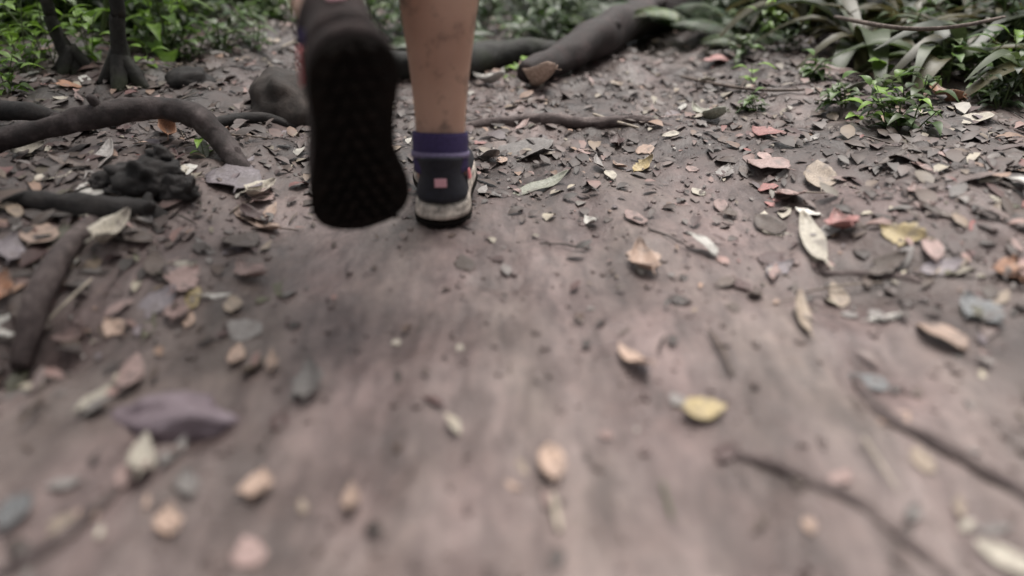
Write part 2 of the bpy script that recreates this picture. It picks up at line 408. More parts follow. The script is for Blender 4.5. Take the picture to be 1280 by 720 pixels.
def skin_mesh(name, joints, edges, root, material, levels=2):
    """joints: {key: (pos, rx, ry)}"""
    keys = list(joints); idx = {k_: i for i, k_ in enumerate(keys)}
    e = bpy.data.meshes.new(name); e.from_pydata([tuple(joints[k_][0]) for k_ in keys], [(idx[a], idx[b]) for a, b in edges], [])
    o = link(bpy.data.objects.new(name, e)); md = o.modifiers.new("skin", 'SKIN')
    for i, k_ in enumerate(keys):
        sv = e.skin_vertices[0].data[i]; sv.radius = joints[k_][1:3]; sv.use_root = (k_ == root)
    md.use_smooth_shade = True; sb = o.modifiers.new("sub", 'SUBSURF'); sb.levels = sb.render_levels = levels
    bpy.context.view_layer.update()
    dg = bpy.context.evaluated_depsgraph_get(); nm = bpy.data.meshes.new_from_object(o.evaluated_get(dg))
    o.modifiers.clear(); o.data = nm; nm.materials.clear(); nm.materials.append(material)
    nm.polygons.foreach_set("use_smooth", [True] * len(nm.polygons))
    return o
def skin_material():
    m, t, b = mat("skin")
    n = noise(t, 28, 6, .65); n2 = noise(t, 9, 3, .5)
    c = ramp(t, n2, [(.3, (.35, .195, .14)), (.6, (.46, .28, .205))])
    c = mixc(t, ramp(t, n, [(.50, (0, 0, 0)), (.64, (.75, .75, .75))]), c, (.14, .088, .068))      # mud splashes
    t.links.new(c, b.inputs["Base Color"]); b.inputs["Roughness"].default_value = .5
    b.inputs["Subsurface Weight"].default_value = .12; b.inputs["Subsurface Radius"].default_value = (.01, .004, .002)
    bump(t, b, noise(t, 160, 4, .6), .2, .001)
    return m
M['skin'] = skin_material(); M['shorts'] = plain("dark_shorts_cloth", (.02, .022, .028), .85); M['shirt'] = plain("grey_shirt_cloth", (.10, .105, .11), .9); M['hair'] = plain("dark_hair", (.02, .014, .01), .6)
def loc(mw, x, y, z): return mw @ Vector((x, y, z))
J, E = {}, []
def chain(prefix, pts, start=None):
    prev = start
    for i, (p, a, b_) in enumerate(pts):
        k_ = f"{prefix}{i}"; J[k_] = (Vector(p), a, b_)
        if prev: E.append((prev, k_))
        prev = k_
    return prev
HX = -.135
J["pel"] = (Vector((HX, 1.13, .95)), .14, .10)
ra = loc(MR, 0, .062, .105); la = loc(MLt, 0, .062, .105)
rk = Vector((-.095, 1.11, .50)); lk = la + (Vector((-.30, 1.19, .455)) - la).normalized() * .41
ra2, la2 = ra, la
def lerp(a, b_, u): return a + (b_ - a) * u
def leg(pre, hip, knee, ank, mw):
    back = Vector((0, -.018, 0)) if pre == "r" else Vector((0, -.006, .016)) * -1
    chain(pre, [(hip, .095, .10), (lerp(hip, knee, .5), .082, .085), (lerp(hip, knee, .88), .062, .064), (knee, .060, .064), (lerp(knee, ank, .15) + back * .5, .056, .058),
                (lerp(knee, ank, .34) + back, .0635, .066), (lerp(knee, ank, .52) + back * .8, .0560, .058), (lerp(knee, ank, .70) + back * .4, .0445, .047), (lerp(knee, ank, .86), .0345, .040),
                (ank, .0305, .037), (loc(mw, 0, .058, .055), .034, .042), (loc(mw, 0, .13, .052), .034, .026), (loc(mw, 0, .20, .046), .038, .018), (loc(mw, 0, .24, .048), .03, .012)], "pel")
leg("r", Vector((HX + .095, 1.13, .88)), rk, ra, MR)
leg("l", Vector((HX - .095, 1.13, .88)), lk, la, MLt)
top = chain("s", [((HX, 1.15, 1.10), .135, .095), ((HX, 1.18, 1.28), .155, .11), ((HX, 1.20, 1.42), .13, .085), ((HX, 1.215, 1.50), .058, .06), ((HX, 1.24, 1.57), .062, .07), ((HX, 1.25, 1.66), .078, .095), ((HX, 1.25, 1.74), .06, .075)], "pel")
J["nose"] = (Vector((HX, 1.355, 1.625)), .012, .012); E.append(("s5", "nose"))
for sg, pre in ((1, "ar"), (-1, "al")):
    swing = -.16 * sg
    el = Vector((HX + sg * .27, 1.18 - swing * .5, 1.14)); wr = Vector((HX + sg * .25, 1.30 - swing, .95))
    sh = Vector((HX + sg * .20, 1.19, 1.42))
    hand = wr + Vector((0, .05, -.065))
    last = chain(pre, [(sh, .052, .055), (lerp(sh, el, .5), .045, .046), (el, .038, .040), (lerp(el, wr, .35), .040, .042), (wr, .026, .022), (hand, .018, .038)], "s2")
    for fi, (dy, ln) in enumerate(((-.030, .058), (-.010, .074), (.011, .080), (.031, .072))):
        b0 = hand + Vector((0, -dy * .8, -.03 - .012 * dy))
        chain(f"{pre}f{fi}", [(b0, .0095, .0095), (b0 + Vector((-sg * .006, .01, -ln * .45)), .0085, .0085), (b0 + Vector((-sg * .02, .012, -ln * .9)), .0075, .0075)], last)
    b0 = wr + Vector((-sg * .012, .05, -.03)); chain(f"{pre}t", [(b0, .0105, .0105), (b0 + Vector((-sg * .014, .03, -.035)), .009, .009)], last)
body = skin_mesh("person", J, E, "pel", M['skin'])
tag(body, "walker seen from behind, one sole lifted, purple sock and dark trail shoes on the mud", "person")
def garment(name, m_, cuts, keep, off):
    """a shell over part of the body: cut along hem planes (co, normal), keep the faces the test names, push out along the normals"""
    bm = bmesh.new(); bm.from_mesh(body.data)
    for co, no in cuts: bmesh.ops.bisect_plane(bm, geom=bm.verts[:] + bm.edges[:] + bm.faces[:], plane_co=co, plane_no=no)
    bmesh.ops.delete(bm, geom=[f for f in bm.faces if not keep(f.calc_center_median())], context='FACES')
    seen, best = set(), []
    for f0 in bm.faces:
        if f0 in seen: continue
        isl, todo = [], [f0]; seen.add(f0)
        while todo:
            f = todo.pop(); isl.append(f)
            for e_ in f.edges:
                for g in e_.link_faces:
                    if g not in seen: seen.add(g); todo.append(g)
        if len(isl) > len(best): best = isl
    best = set(best); bmesh.ops.delete(bm, geom=[f for f in bm.faces if f not in best], context='FACES')
    bmesh.ops.delete(bm, geom=[e_ for e_ in bm.edges if not e_.link_faces], context='EDGES')
    bmesh.ops.delete(bm, geom=[v for v in bm.verts if not v.link_faces], context='VERTS')
    bmesh.ops.remove_doubles(bm, verts=bm.verts[:], dist=1e-5)
    bm.normal_update()
    nv = {v: v.normal.copy() for v in bm.verts}
    for v in bm.verts: v.co += nv[v] * off
    e = bpy.data.meshes.new(name); bm.to_mesh(e); bm.free(); e.materials.clear(); e.materials.append(m_)
    o = link(bpy.data.objects.new(name, e), body); sm = o.modifiers.new("cloth", 'SOLIDIFY'); sm.thickness = .003; sm.offset = 1
    print('ISL', name, len(e.vertices), len(e.polygons)); return o
UP = Vector((0, 0, 1))
garment("shorts", M['shorts'], [((HX, 1, 1.045), UP), ((HX, 1, .60), UP)], lambda c: .60 < c.z < 1.045 and abs(c.x - HX) < .205 - .0 * c.z, .013)
garment("shirt", M['shirt'], [((HX, 1, 1.02), UP), ((HX, 1, 1.465), UP), ((HX, 1, 1.26), UP)], lambda c: 1.02 < c.z < 1.465 and (abs(c.x - HX) < .195 or c.z > 1.26), .017)
garment("hair", M['hair'], [((HX, 1.27, 1.6), Vector((0, 1, -.75)).normalized())], lambda c: c.z > 1.585 and (c - Vector((HX, 1.27, 1.6))).dot(Vector((0, 1, -.75))) < 0, .012)
shoeR = make_shoe("shoe", 1, body, MR, False); shoeR["label"] = "dark trail shoe planted flat with muddy white heel edge"
shoeL = make_shoe("shoe", -1, body, MLt, True); shoeL["label"] = "lifted shoe showing its black treaded sole"
def sock(mw, ank, knee, lname):
    d = (knee - ank).normalized(); s = MB(); a0 = loc(mw, 0, .060, .075)
    t_ = -.022 if lname is None else 0
    s.tube([a0, ank - d * .005, ank + d * (.010 + t_), ank + d * (.018 + t_), ank + d * (.023 + t_), ank + d * (.018 + t_)], [q * (.9 if lname is None else 1) for q in (.040, .0400, .0405, .0405, .040, .033)], 28, sub=3)
    o = s.build("sock", M['sock'], body)
    if lname: o["label"] = lname
    if lname is None: return
    b_ = MB(); b_.tube([ank - d * .012, ank - d * .004], [.0425, .0420], 28, sub=2); b_.build("sock_band", M['sockband'], o)
sock(MR, ra, rk, "purple ankle sock above the planted shoe"); sock(MLt, la, lk, None)

exec_after = []
# ------------------------------------------------------------------ roots, logs, stones
def px_tube(name, pts, rpx, material, n=12, bumpy=.10, sub=6, knots=0, seed=1, emb=0.0):
    """pts: (px, py, height of the centre line above the ground in m); rpx: radius in frame pixels at each point."""
    r_ = random.Random(seed); ps = [P(a, b, c) for a, b, c in pts]; rad = [q / pxm(p) for q, p in zip(rpx, ps)]
    s = MB(); ps = [p + Vector((0, 0, -emb)) for p in ps]
    s.tube(ps, rad, n, bumpy=bumpy, r_=r_, sub=sub)
    for _ in range(knots):
        i = r_.randrange(1, len(ps) - 1); a = ps[i]; d = Vector((r_.uniform(-1, 1), r_.uniform(-.6, .6), r_.uniform(.1, .8))).normalized()
        s.tube([a, a + d * rad[i] * 1.2, a + d * rad[i] * 1.7], [rad[i] * .5, rad[i] * .4, rad[i] * .2], 8, bumpy=.15, r_=r_)
    base = sum(ps, Vector()) / len(ps)
    o = s.build(name, material, local=base)
    sb = o.modifiers.new("s", 'SUBSURF'); sb.levels = sb.render_levels = 1
    return o
def blob(name, p, size, material, seed, amp=.25, sub=4, sink=.3, freq=2.2):
    r_ = random.Random(seed); bm = bmesh.new(); bmesh.ops.create_icosphere(bm, subdivisions=sub, radius=1)
    from mathutils import noise as mn
    off = Vector((r_.uniform(0, 50), r_.uniform(0, 50), 0))
    for v in bm.verts:
        n_ = mn.fractal(v.co * freq * .5 + off, .9, 2.1, 4); v.co *= 1 + amp * n_
        v.co = Vector((v.co.x * size[0], v.co.y * size[1], v.co.z * size[2]))
    e = bpy.data.meshes.new(name); bm.to_mesh(e); bm.free(); e.materials.append(material)
    e.polygons.foreach_set("use_smooth", [True] * len(e.polygons))
    o = link(bpy.data.objects.new(name, e)); o.location = p + Vector((0, 0, size[2] * (1 - 2 * sink) * .5)); return o

tag(px_tube("arching_root", [(-70, 200, .02), (-10, 178, .03), (60, 160, .045), (130, 142, .06), (200, 136, .06), (245, 146, .05), (275, 175, .03), (298, 205, .005), (312, 232, -.02)], [13, 16, 13, 17, 14, 17, 15, 13, 8], M['root'], seed=3, knots=3, bumpy=.22),
    "thick grey-brown tree root arching over a dark hollow", "root")
tag(px_tube("exposed_root", [(-60, 138, .03), (0, 138, .03), (40, 140, .03), (75, 150, .02), (110, 165, .0)], [14, 13, 12, 9, 6], M['darkroot'], seed=4), "thin dark root lying behind the thick arching root", "root")
tag(px_tube("rotten_log", [(-60, 240, .004), (20, 248, .010), (80, 256, .012), (135, 262, .012), (180, 268, .0), (215, 282, -.02)], [9, 12, 15, 19, 19, 12], M['darkroot'], seed=5, knots=3, bumpy=.24), "dark rotting branch running into the black stump remains", "log")
tag(px_tube("exposed_root", [(25, 460, .0), (40, 400, .012), (58, 350, .016), (88, 305, .012), (120, 275, .0)], [12, 17, 17, 14, 9], M['redroot'], seed=6, bumpy=.14), "reddish brown root climbing the bank below the black stump", "root")
tag(px_tube("exposed_root", [(-20, 725, .0), (40, 690, .004), (95, 650, .006), (135, 615, .004), (165, 590, -.002)], [16, 15, 14, 12, 8], M['redroot'], seed=7, bumpy=.25, emb=.007), "half-buried dark root running away below the mauve stone", "root")
tag(px_tube("fallen_log", [(655, 92, .035), (700, 74, .05), (745, 47, .06), (800, 22, .07), (870, 2, .08), (960, -16, .09), (1080, -30, .1), (1200, -40, .1)], [14, 21, 24, 23, 25, 23, 22, 20], M['log'], seed=8, n=14, bumpy=.2, knots=4), "thick purplish brown log lying across the trail head", "log")
tag(px_tube("mossy_log", [(480, 84, .03), (560, 80, .04), (610, 72, .045), (660, 66, .045), (700, 66, .04)], [20, 20, 20, 19, 14], M['mosslog'], seed=9, n=14, bumpy=.12), "near-black mossy log end butting the purplish fallen log", "log")
tag(px_tube("path_root", [(575, 158, .0), (620, 150, .006), (680, 146, .008), (740, 150, .008), (800, 146, .006), (850, 158, -.002)], [6, 8, 9, 7, 7, 3], M['redroot'], seed=10, bumpy=.22, emb=.007), "slender brown root crossing the trail beyond the planted shoe", "root")
tag(px_tube("exposed_root", [(868, 600, -.004), (905, 568, .004), (950, 566, .006), (1010, 590, .006), (1075, 622, .006), (1135, 668, .006), (1190, 715, .004), (1230, 760, -.002)], [6, 9, 11, 12, 13, 13, 12, 9], M['redroot'], seed=11, bumpy=.25, emb=.009), "reddish brown root curving through bare mud, nearest the pale corner leaf", "root")
tag(px_tube("exposed_root", [(1050, 430, -.003), (1072, 470, .004), (1105, 510, .006), (1160, 540, .007), (1220, 570, .007), (1300, 625, .004)], [6, 10, 12, 13, 13, 13], M['redroot'], seed=12, bumpy=.25, emb=.009), "reddish root sloping down past the blue-grey leaf", "root")
tag(px_tube("exposed_root", [(985, 330, -.004), (1040, 332, .006), (1100, 335, .008), (1160, 345, .006), (1215, 375, -.004)], [5, 8, 9, 8, 5], M['redroot'], seed=13, bumpy=.3, emb=.013), "short dark root over the hollow below the yellow-tan leaf", "root")
tag(px_tube("exposed_root", [(255, 155, .004), (290, 150, .008), (330, 148, .008), (370, 160, -.002)], [5, 8, 8, 5], M['darkroot'], seed=14), "small dark root poking out at the foot of the brown boulder", "root")

def lumps(name, p, parts, material, seed, amp=.35, freq=1.8):
    from mathutils import noise as mn
    bm = bmesh.new(); r_ = random.Random(seed)
    for (dx, dy, dz, sx, sy, sz) in parts:
        g = bmesh.ops.create_icosphere(bm, subdivisions=4, radius=1); off = Vector((r_.uniform(0, 50), r_.uniform(0, 50), r_.uniform(0, 50)))
        for v in g["verts"]:
            q = v.co * freq + off; n_ = mn.turbulence(q, 3, False) - .5; c = v.co * (1 + amp * n_ + .10 * mn.noise(v.co * 7 + off))
            v.co = Vector((c.x * sx + dx, c.y * sy + dy, c.z * sz + dz))
    e = bpy.data.meshes.new(name); bm.to_mesh(e); bm.free(); e.materials.append(material); e.polygons.foreach_set("use_smooth", [True] * len(e.polygons))
    o = link(bpy.data.objects.new(name, e)); o.location = p; return o
st = lumps("rotten_stump", P(186, 240), [(0, 0, .018, .055, .04, .038), (-.06, .012, .008, .035, .03, .022), (.05, -.01, .008, .032, .028, .026), (.012, .03, .04, .024, .022, .026), (-.025, -.025, .006, .03, .022, .016)], M['darkroot'], 5)
tag(st, "black crumbling stump remains under the arching root", "stump")
tag(blob("boulder", P(362, 142), (.085, .10, .085), M['earthrock'], 9, .25, 4, .35), "earthy brown boulder behind the lifted shoe", "rock")
tag(blob("stone", P(212, 528), (.056, .026, .024), M['stone'], 14, .32, 4, .36), "smooth mauve stone lying on the mud with dark gap below", "stone")
tag(blob("soil_clod", P(238, 103), (.055, .05, .030), M['darkroot'], 15, .4, 3, .3), "black clod of soil behind the arching root", "clod")

# ------------------------------------------------------------------ trees
def tree(name, pts, rpx, crown_at, seed, material, label, flare=True, nleaf=260):
    r_ = random.Random(seed); ps = [P(pts[0][0], pts[0][1], -.02)]
    d0 = ps[0]; base = d0.copy()
    rad = [rpx[0] / pxm(d0)]; dep = (d0 - Vector((0, 0, CAM_H))).dot(Vector((0, math.cos(R(PITCH)), -math.sin(R(PITCH)))))
    for (a, b), q in zip(pts[1:], rpx[1:]):
        v = ray(a, b); t = (d0.y) / v.y; ps.append(Vector((0, 0, CAM_H)) + v * t); rad.append(q / FPX * t)
    lastd = (ps[-1] - ps[-2]).normalized(); p = ps[-1]; rr = rad[-1]
    for i in range(6):
        lastd = (lastd + Vector((r_.uniform(-.1, .1), r_.uniform(-.1, .1), .25))).normalized(); p = p + lastd * .45; rr *= .9; ps.append(p); rad.append(rr)
    root = empty(name, base); s = MB(); s.tube(ps, rad, 12, bumpy=.09, r_=r_, sub=5)
    if flare:
        for k_ in range(4):
            a = k_ * 1.57 + r_.uniform(-.4, .4); dv = Vector((math.cos(a), math.sin(a), 0)); q = base + dv * rad[0] * 1.7
            s.tube([base + Vector((0, 0, rad[0] * 2.4)), base + dv * rad[0] * 1.0 + Vector((0, 0, rad[0] * .9)), Vector((q.x, q.y, Hs(q.x, q.y) - .006))], [rad[0] * .5, rad[0] * .5, rad[0] * .22], 8, bumpy=.1, r_=r_)
    limbs = []
    for i in range(7):
        a0 = ps[-1 - (i % 4)]; dv = Vector((r_.uniform(-1, 1), r_.uniform(-1, 1), r_.uniform(.1, .7))).normalized(); e = a0 + dv * r_.uniform(.5, .9)
        s.tube([a0, lerp(a0, e, .5) + Vector((0, 0, .05)), e], [rr * .6, rr * .4, rr * .15], 6, r_=r_); limbs.append((a0, e))
    s.build("trunk", material, root, local=base).location = (0, 0, 0)
    c = MB()
    for i in range(nleaf):
        a0, e = r_.choice(limbs); q = lerp(a0, e, r_.uniform(.3, 1.1)) + Vector((r_.gauss(0, .13), r_.gauss(0, .13), r_.gauss(0, .1)))
        c.leaf(q, (r_.uniform(-1, 1), r_.uniform(-1, 1), r_.uniform(-.5, .3)), (0, 0, 1), r_.uniform(.09, .16), r_.uniform(.04, .07), .2, .2, tuple(v * r_.uniform(.7, 1.3) for v in (.06, .11, .03)), 4)
    c.build("crown", M['foliage'], root, color=True, local=base).location = (0, 0, 0)
    tag(root, label, "tree"); return root
tree("sapling", [(97, 96), (88, 74), (74, 48), (62, 20), (54, -10)], [15, 11, 8.5, 7.5, 7], None, 31, M['sapling'], "dark crooked sapling bent over beside the straight one")
tree("sapling", [(160, 116), (153, 88), (149, 55), (146, 20), (144, -10)], [20, 14, 9.5, 9, 9], None, 32, M['sapling'], "dark straight sapling with a flared knobbly foot")
tree("sapling", [(188, 34), (189, 10), (190, -15)], [7, 6, 6], None, 33, M['greybark'], "slim grey sapling standing in the undergrowth behind", False)
tree("sapling", [(128, 60), (130, 25), (133, -10)], [4, 3, 3], None, 34, M['greenstem'], "thin yellow-green sapling stem between the two dark saplings", False, 120)

# ------------------------------------------------------------------ plants
GREENS = [(.055, .10, .025), (.075, .14, .03), (.10, .18, .04), (.045, .085, .03), (.085, .12, .05)]
def gtint(r_, pal, lo=.7, hi=1.3):
    k_ = r_.uniform(lo, hi); c = r_.choice(pal); return tuple(v * k_ for v in c)
def broad_plant(name, seed, h, nst, nl, L, W, pal, spread=.5, droop=.35):
    r_ = random.Random(seed); root = empty(name, (0, 0, 0)); s, f = MB(), MB()
    for i in range(nst):
        a = r_.uniform(0, 6.28); d = Vector((math.cos(a) * spread * r_.random(), math.sin(a) * spread * r_.random(), 1)).normalized(); hh = h * r_.uniform(.6, 1.1)
        p0 = Vector((math.cos(a) * .012, math.sin(a) * .012, -.01)); p1 = p0 + d * hh * .5; p2 = p0 + d * hh + Vector((d.x, d.y, 0)) * hh * .2
        rr = .0016 + .004 * h; s.tube([p0, p1, p2], [rr, rr * .8, rr * .5], 6, r_=r_)
        for k_ in range(nl):
            u = (k_ + .6) / nl; q = lerp(p0, p1, u * 2) if u < .5 else lerp(p1, p2, u * 2 - 1)
            aa = a + k_ * 2.4 + r_.uniform(-.4, .4); dv = Vector((math.cos(aa), math.sin(aa), r_.uniform(-.05, .55)))
            ll = L * r_.uniform(.6, 1.15); q2 = q + dv.normalized() * ll * .25
            s.tube([q, q2], [rr * .5, rr * .35], 4, r_=r_, sub=1)
            f.leaf(q2, dv, (0, 0, 1), ll, W * r_.uniform(.75, 1.15), droop * r_.uniform(.4, 1.4), r_.uniform(.1, .4), gtint(r_, pal), 6, 1.0, r_.uniform(-.05, .05))
    s.build("stem", M['greenstem'], root); f.build("foliage", M['foliage'], root, color=True); return root
def strap_plant(name, seed, n, L, W, pal, droop=.7):
    r_ = random.Random(seed); root = empty(name, (0, 0, 0)); f, s = MB(), MB()
    for i in range(n):
        a = r_.uniform(0, 6.28); dv = Vector((math.cos(a), math.sin(a), r_.uniform(.35, 1.3)))
        f.leaf(Vector((math.cos(a) * .01, math.sin(a) * .01, 0)), dv, (0, 0, 1), L * r_.uniform(.6, 1.1), W * r_.uniform(.7, 1.2), droop * r_.uniform(.5, 1.3), .4, gtint(r_, pal), 9, .8, r_.uniform(-.08, .08))
    s.tube([(0, 0, -.03), (0, 0, .02), (0, 0, .05)], [.012, .014, .006], 8, r_=r_)
    s.build("stem", M['greenstem'], root); f.build("foliage", M['foliage'], root, color=True); return root
def fern(name, seed, n, L, pal):
    r_ = random.Random(seed); root = empty(name, (0, 0, 0)); s, f = MB(), MB()
    for i in range(n):
        a = i * 6.28 / n + r_.uniform(-.3, .3); L1 = L * r_.uniform(.7, 1.1); hz = Vector((math.cos(a), math.sin(a), 0)); lift = r_.uniform(.4, .9); pts = []
        for k_ in range(6):
            u = k_ / 5; pts.append(hz * L1 * u + Vector((0, 0, L1 * (lift * u - .75 * lift * u * u))))
        s.tube(pts, [.003, .0026, .0022, .0018, .0013, .0007], 5, r_=r_, sub=2)
        t_ = gtint(r_, pal); sd_ = Vector((-hz.y, hz.x, 0))
        for k_ in range(4, 26):
            u = k_ / 26; i0 = min(4, int(u * 5)); q = lerp(pts[i0], pts[i0 + 1], u * 5 - i0); ln = L1 * .26 * math.sin(math.pi * (u * .85 + .12))
            for sg in (-1, 1): f.leaf(q, sd_ * sg + hz * .35, (0, 0, 1), ln, ln * .28, .3, .1, tuple(v * r_.uniform(.85, 1.15) for v in t_), 3)
    s.build("stem", M['greenstem'], root); f.build("foliage", M['foliage'], root, color=True); return root
BR = [(.15, .27, .03), (.20, .34, .05), (.09, .17, .025)]; DK = [(.03, .055, .02), (.045, .075, .025), (.055, .085, .04)]; GG = [(.10, .14, .055), (.14, .18, .08), (.07, .105, .035)]
PROT = {'bright': [broad_plant("undergrowth_plant", 40 + i, .26 + .05 * i, 4, 6, .10, .045, BR) for i in range(2)],
        'dark': [broad_plant("undergrowth_plant", 50 + i, .24 + .06 * i, 5, 7, .09, .036, DK + GREENS[:1]) for i in range(2)],
        'low': [broad_plant("low_plant", 60 + i, .07 + .02 * i, 5, 5, .048, .026, GG + GREENS, .9) for i in range(3)],
        'seedling': [broad_plant("seedling", 70 + i, .05 + .012 * i, 1, 5, .055, .028, BR[:2], .3, .2) for i in range(2)],
        'strap': [strap_plant("strap_leaf_plant", 80 + i, 11, .46, .058, [(.040, .060, .018), (.062, .088, .030), (.026, .036, .014), (.09, .08, .035)]) for i in range(2)],
        'fern': [fern("fern", 90 + i, 8, .38, DK + GG[:1]) for i in range(2)]}
used = set()
def plant(kind, p, sc_, label, cat, group=None, rz=None, name=None):
    opts = PROT[kind]; pr = opts[rng.randrange(len(opts))]
    if pr.name not in used: used.add(pr.name); o = pr
    else: o = copy_tree(pr)
    o.location = (p.x, p.y, p.z); o.rotation_euler = (rng.uniform(-.1, .1), rng.uniform(-.1, .1), rng.uniform(0, 6.28) if rz is None else rz); o.scale = (sc_,) * 3
    tag(o, label, cat, group); return o
def gp(x, y): return Vector((x, y, Hs(x, y)))
# named ones
plant('seedling', P(652, 98), 1.0, "pale green seedling sprouting in front of the near-black mossy log", "seedling")
plant('seedling', P(1098, 98), 1.2, "bright lime seedling under the strap leaves on the bank", "seedling")
plant('seedling', P(945, 103), .8, "green seedling on the slope nearest the rose-red leaf", "seedling")
plant('low', P(948, 138), .7, "small grey-green plant just below the green seedling", "plant")
plant('low', P(1060, 128), .9, "low yellow-green plant spreading beside the bright leafy tuft", "plant")
plant('bright', P(1112, 158), .36, "bright leafy green tuft at the edge of the mud", "plant")
plant('bright', P(965, 48), .42, "bright leafy plant between the purplish log and the strap-leaved bank", "plant")
plant('dark', P(1250, 135), .5, "dark leafy plant crowding behind the white curled blade leaf", "plant")
plant('low', P(1215, 118), 1.0, "low plant partly hidden behind the white curled blade leaf", "plant")
plant('bright', P(114, 74), .55, "bright green plant rooted between the two dark saplings", "plant")
plant('seedling', P(253, 196), .55, "tiny seedling beside the orange leaves under the root", "seedling")
# and behind the bend
for (px, py, kd, k_, lb) in [
 (8, 118, 'bright', .45, "bright green plant at the outer end of the thin dark root"), (30, 92, 'bright', .55, "bright green plant just outside the crooked sapling"),
 (62, 78, 'bright', .6, "light green plant directly behind the crooked sapling's foot"), (205, 66, 'low', 1.1, "grey-green low plant above the white leaf past the straight sapling"),
 (238, 74, 'low', 1.1, "low plant just behind the black clod of soil"), (275, 62, 'low', 1.2, "low plant at the near edge of the growth past the bend"),
 (318, 58, 'low', 1.1, "low spreading plant nearest the bare trail past the bend"), (182, 84, 'seedling', .9, "seedling between the straight sapling and the white leaf"),
 (620, 88, 'low', .8, "low plant squeezed between the pale seedling and the mossy log"), (1190, 98, 'low', 1.2, "low green plant beside the orange-brown torn leaf"),
 (1268, 104, 'bright', .5, "bright plant beyond the tip of the white curled blade leaf"), (1140, 132, 'low', 1.1, "low plant touching the bright leafy tuft"),
 (1005, 96, 'low', .9, "low plant by the near end of the long pink curved leaf"), (925, 70, 'low', .9, "low plant right beside the large rose-red leaf"),
 (1125, 62, 'strap', .75, "strap-leaved clump rising behind the bright leafy tuft"), (1195, 82, 'strap', .8, "strap-leaved clump arching over the orange-brown torn leaf"),
 (1285, 120, 'strap', .8, "strap-leaved clump at the outer end of the white curled blade leaf"), (1240, 66, 'dark', 1.0, "dark leafy plant wedged between strap-leaved clumps above the white curled blade leaf"),
 (1062, 66, 'dark', .5, "dark plant behind the long pink curved leaf"), (985, 62, 'dark', .45, "dark plant next to the bright leafy plant by the purplish log"),
 (1085, 150, 'seedling', 1.1, "fresh green seedling against the bright leafy tuft"), (1130, 166, 'low', 1.0, "low plant nearest the open mud, in front of the bright leafy tuft")]:
    plant(kd, P(px, py), k_, lb, "plant" if kd != 'seedling' else "seedling")
def scatter(n, xr, yr, kinds, sc_, label, group, cat="plant", keep=None):
    k_ = 0; tries = 0
    while k_ < n and tries < n * 30:
        tries += 1; x, y = rng.uniform(*xr), rng.uniform(*yr)
        if keep and not keep(x, y): continue
        kd = rng.choice(kinds); plant(kd, gp(x, y), rng.uniform(*sc_), label[kd], cat, group[kd]); k_ += 1
scatter(90, (-2.4, -.85), (1.98, 3.3), ['bright', 'bright', 'dark'], (.6, 1.1),
        {'bright': "light green broad-leaved plant in the thicket behind the saplings", 'dark': "dark narrow-leaved plant in the thicket behind the saplings"},
        {'bright': "light green plants behind the saplings", 'dark': "dark plants behind the saplings"}, keep=lambda x, y: x < -.50 * y + .17 and x > -.82 * y)
scatter(90, (-1.7, -.3), (2.30, 3.8), ['low', 'low', 'low', 'low', 'dark'], (.9, 1.7),
        {'low': "low grey-green plant carpeting the ground past the bend", 'dark': "dark taller plant standing in the low growth past the bend"},
        {'low': "low plants past the bend", 'dark': "dark plants past the bend"}, keep=lambda x, y: y > 2.3 + .9 * max(0, x + .85) and x > -.85 * y)
scatter(34, (-.3, .9), (2.55, 3.7), ['dark', 'fern', 'low', 'dark'], (.6, 1.1),
        {'low': "low grey-green plant behind the fallen logs", 'dark': "dark leafy plant behind the fallen logs", 'fern': "dark green fern behind the fallen logs"},
        {'low': "low plants behind the logs", 'dark': "dark plants behind the logs", 'fern': "ferns behind the logs"})
scatter(36, (.85, 2.2), (1.68, 2.8), ['strap'], (.7, 1.2), {'strap': "strap-leaved grey-green clump overhanging the bank above the mud"}, {'strap': "strap-leaved clumps on the bank"}, keep=lambda x, y: x > 1.0 - .35 * (y - 1.7) and x < .8 * y)
scatter(30, (.72, 2.2), (1.98, 3.1), ['dark', 'fern', 'low'], (.6, 1.0),
        {'low': "low grey-green plant among the strap-leaved clumps", 'dark': "dark leafy plant among the strap-leaved clumps", 'fern': "dark green fern among the strap-leaved clumps"},
        {'low': "low plants on the bank", 'dark': "dark plants on the bank", 'fern': "ferns on the bank"})
scatter(14, (-1.9, -1.0), (1.75, 2.3), ['low', 'seedling'], (.6, 1.0), {'low': "low plant among the dead leaves by the saplings", 'seedling': "bright seedling among the dead leaves by the saplings"}, {'low': "low plants by the saplings", 'seedling': "seedlings by the saplings"}, keep=lambda x, y: x < -.62 * y + .1)
# the mass of undergrowth farther in
r2 = random.Random(5); ug = MB()
for i in range(9000):
    x, y = r2.uniform(-6, 6), r2.uniform(3.3, 8.5)
    z = Hs(x, y) + abs(r2.gauss(0, .22)) * (.5 + .15 * y); pal = BR if x < -1.6 and r2.random() < .6 else DK + GG
    ug.leaf(Vector((x, y, z)), (r2.uniform(-1, 1), r2.uniform(-1, .6), r2.uniform(-.2, .6)), (0, 0, 1), r2.uniform(.06, .15), r2.uniform(.03, .06), .3, .25, gtint(r2, pal), 3)
for i in range(9000):
    y = r2.uniform(.2, 4.2); x = r2.choice((-1, 1)) * (.95 * max(y, 1.1) + .45 + 2.6 * r2.random() ** 1.4)
    z = Hs(x, y) + abs(r2.gauss(0, .13)); ug.leaf(Vector((x, y, z)), (r2.uniform(-1, 1), r2.uniform(-1, 1), r2.uniform(-.1, .6)), (0, 0, 1), r2.uniform(.06, .14), r2.uniform(.03, .055), .3, .25, gtint(r2, DK + GG + BR[:1]), 3)
o = ug.build("undergrowth", M['foliage'], color=True); tag(o, "mass of green undergrowth filling the forest beyond the clearing", "undergrowth", kind="stuff")

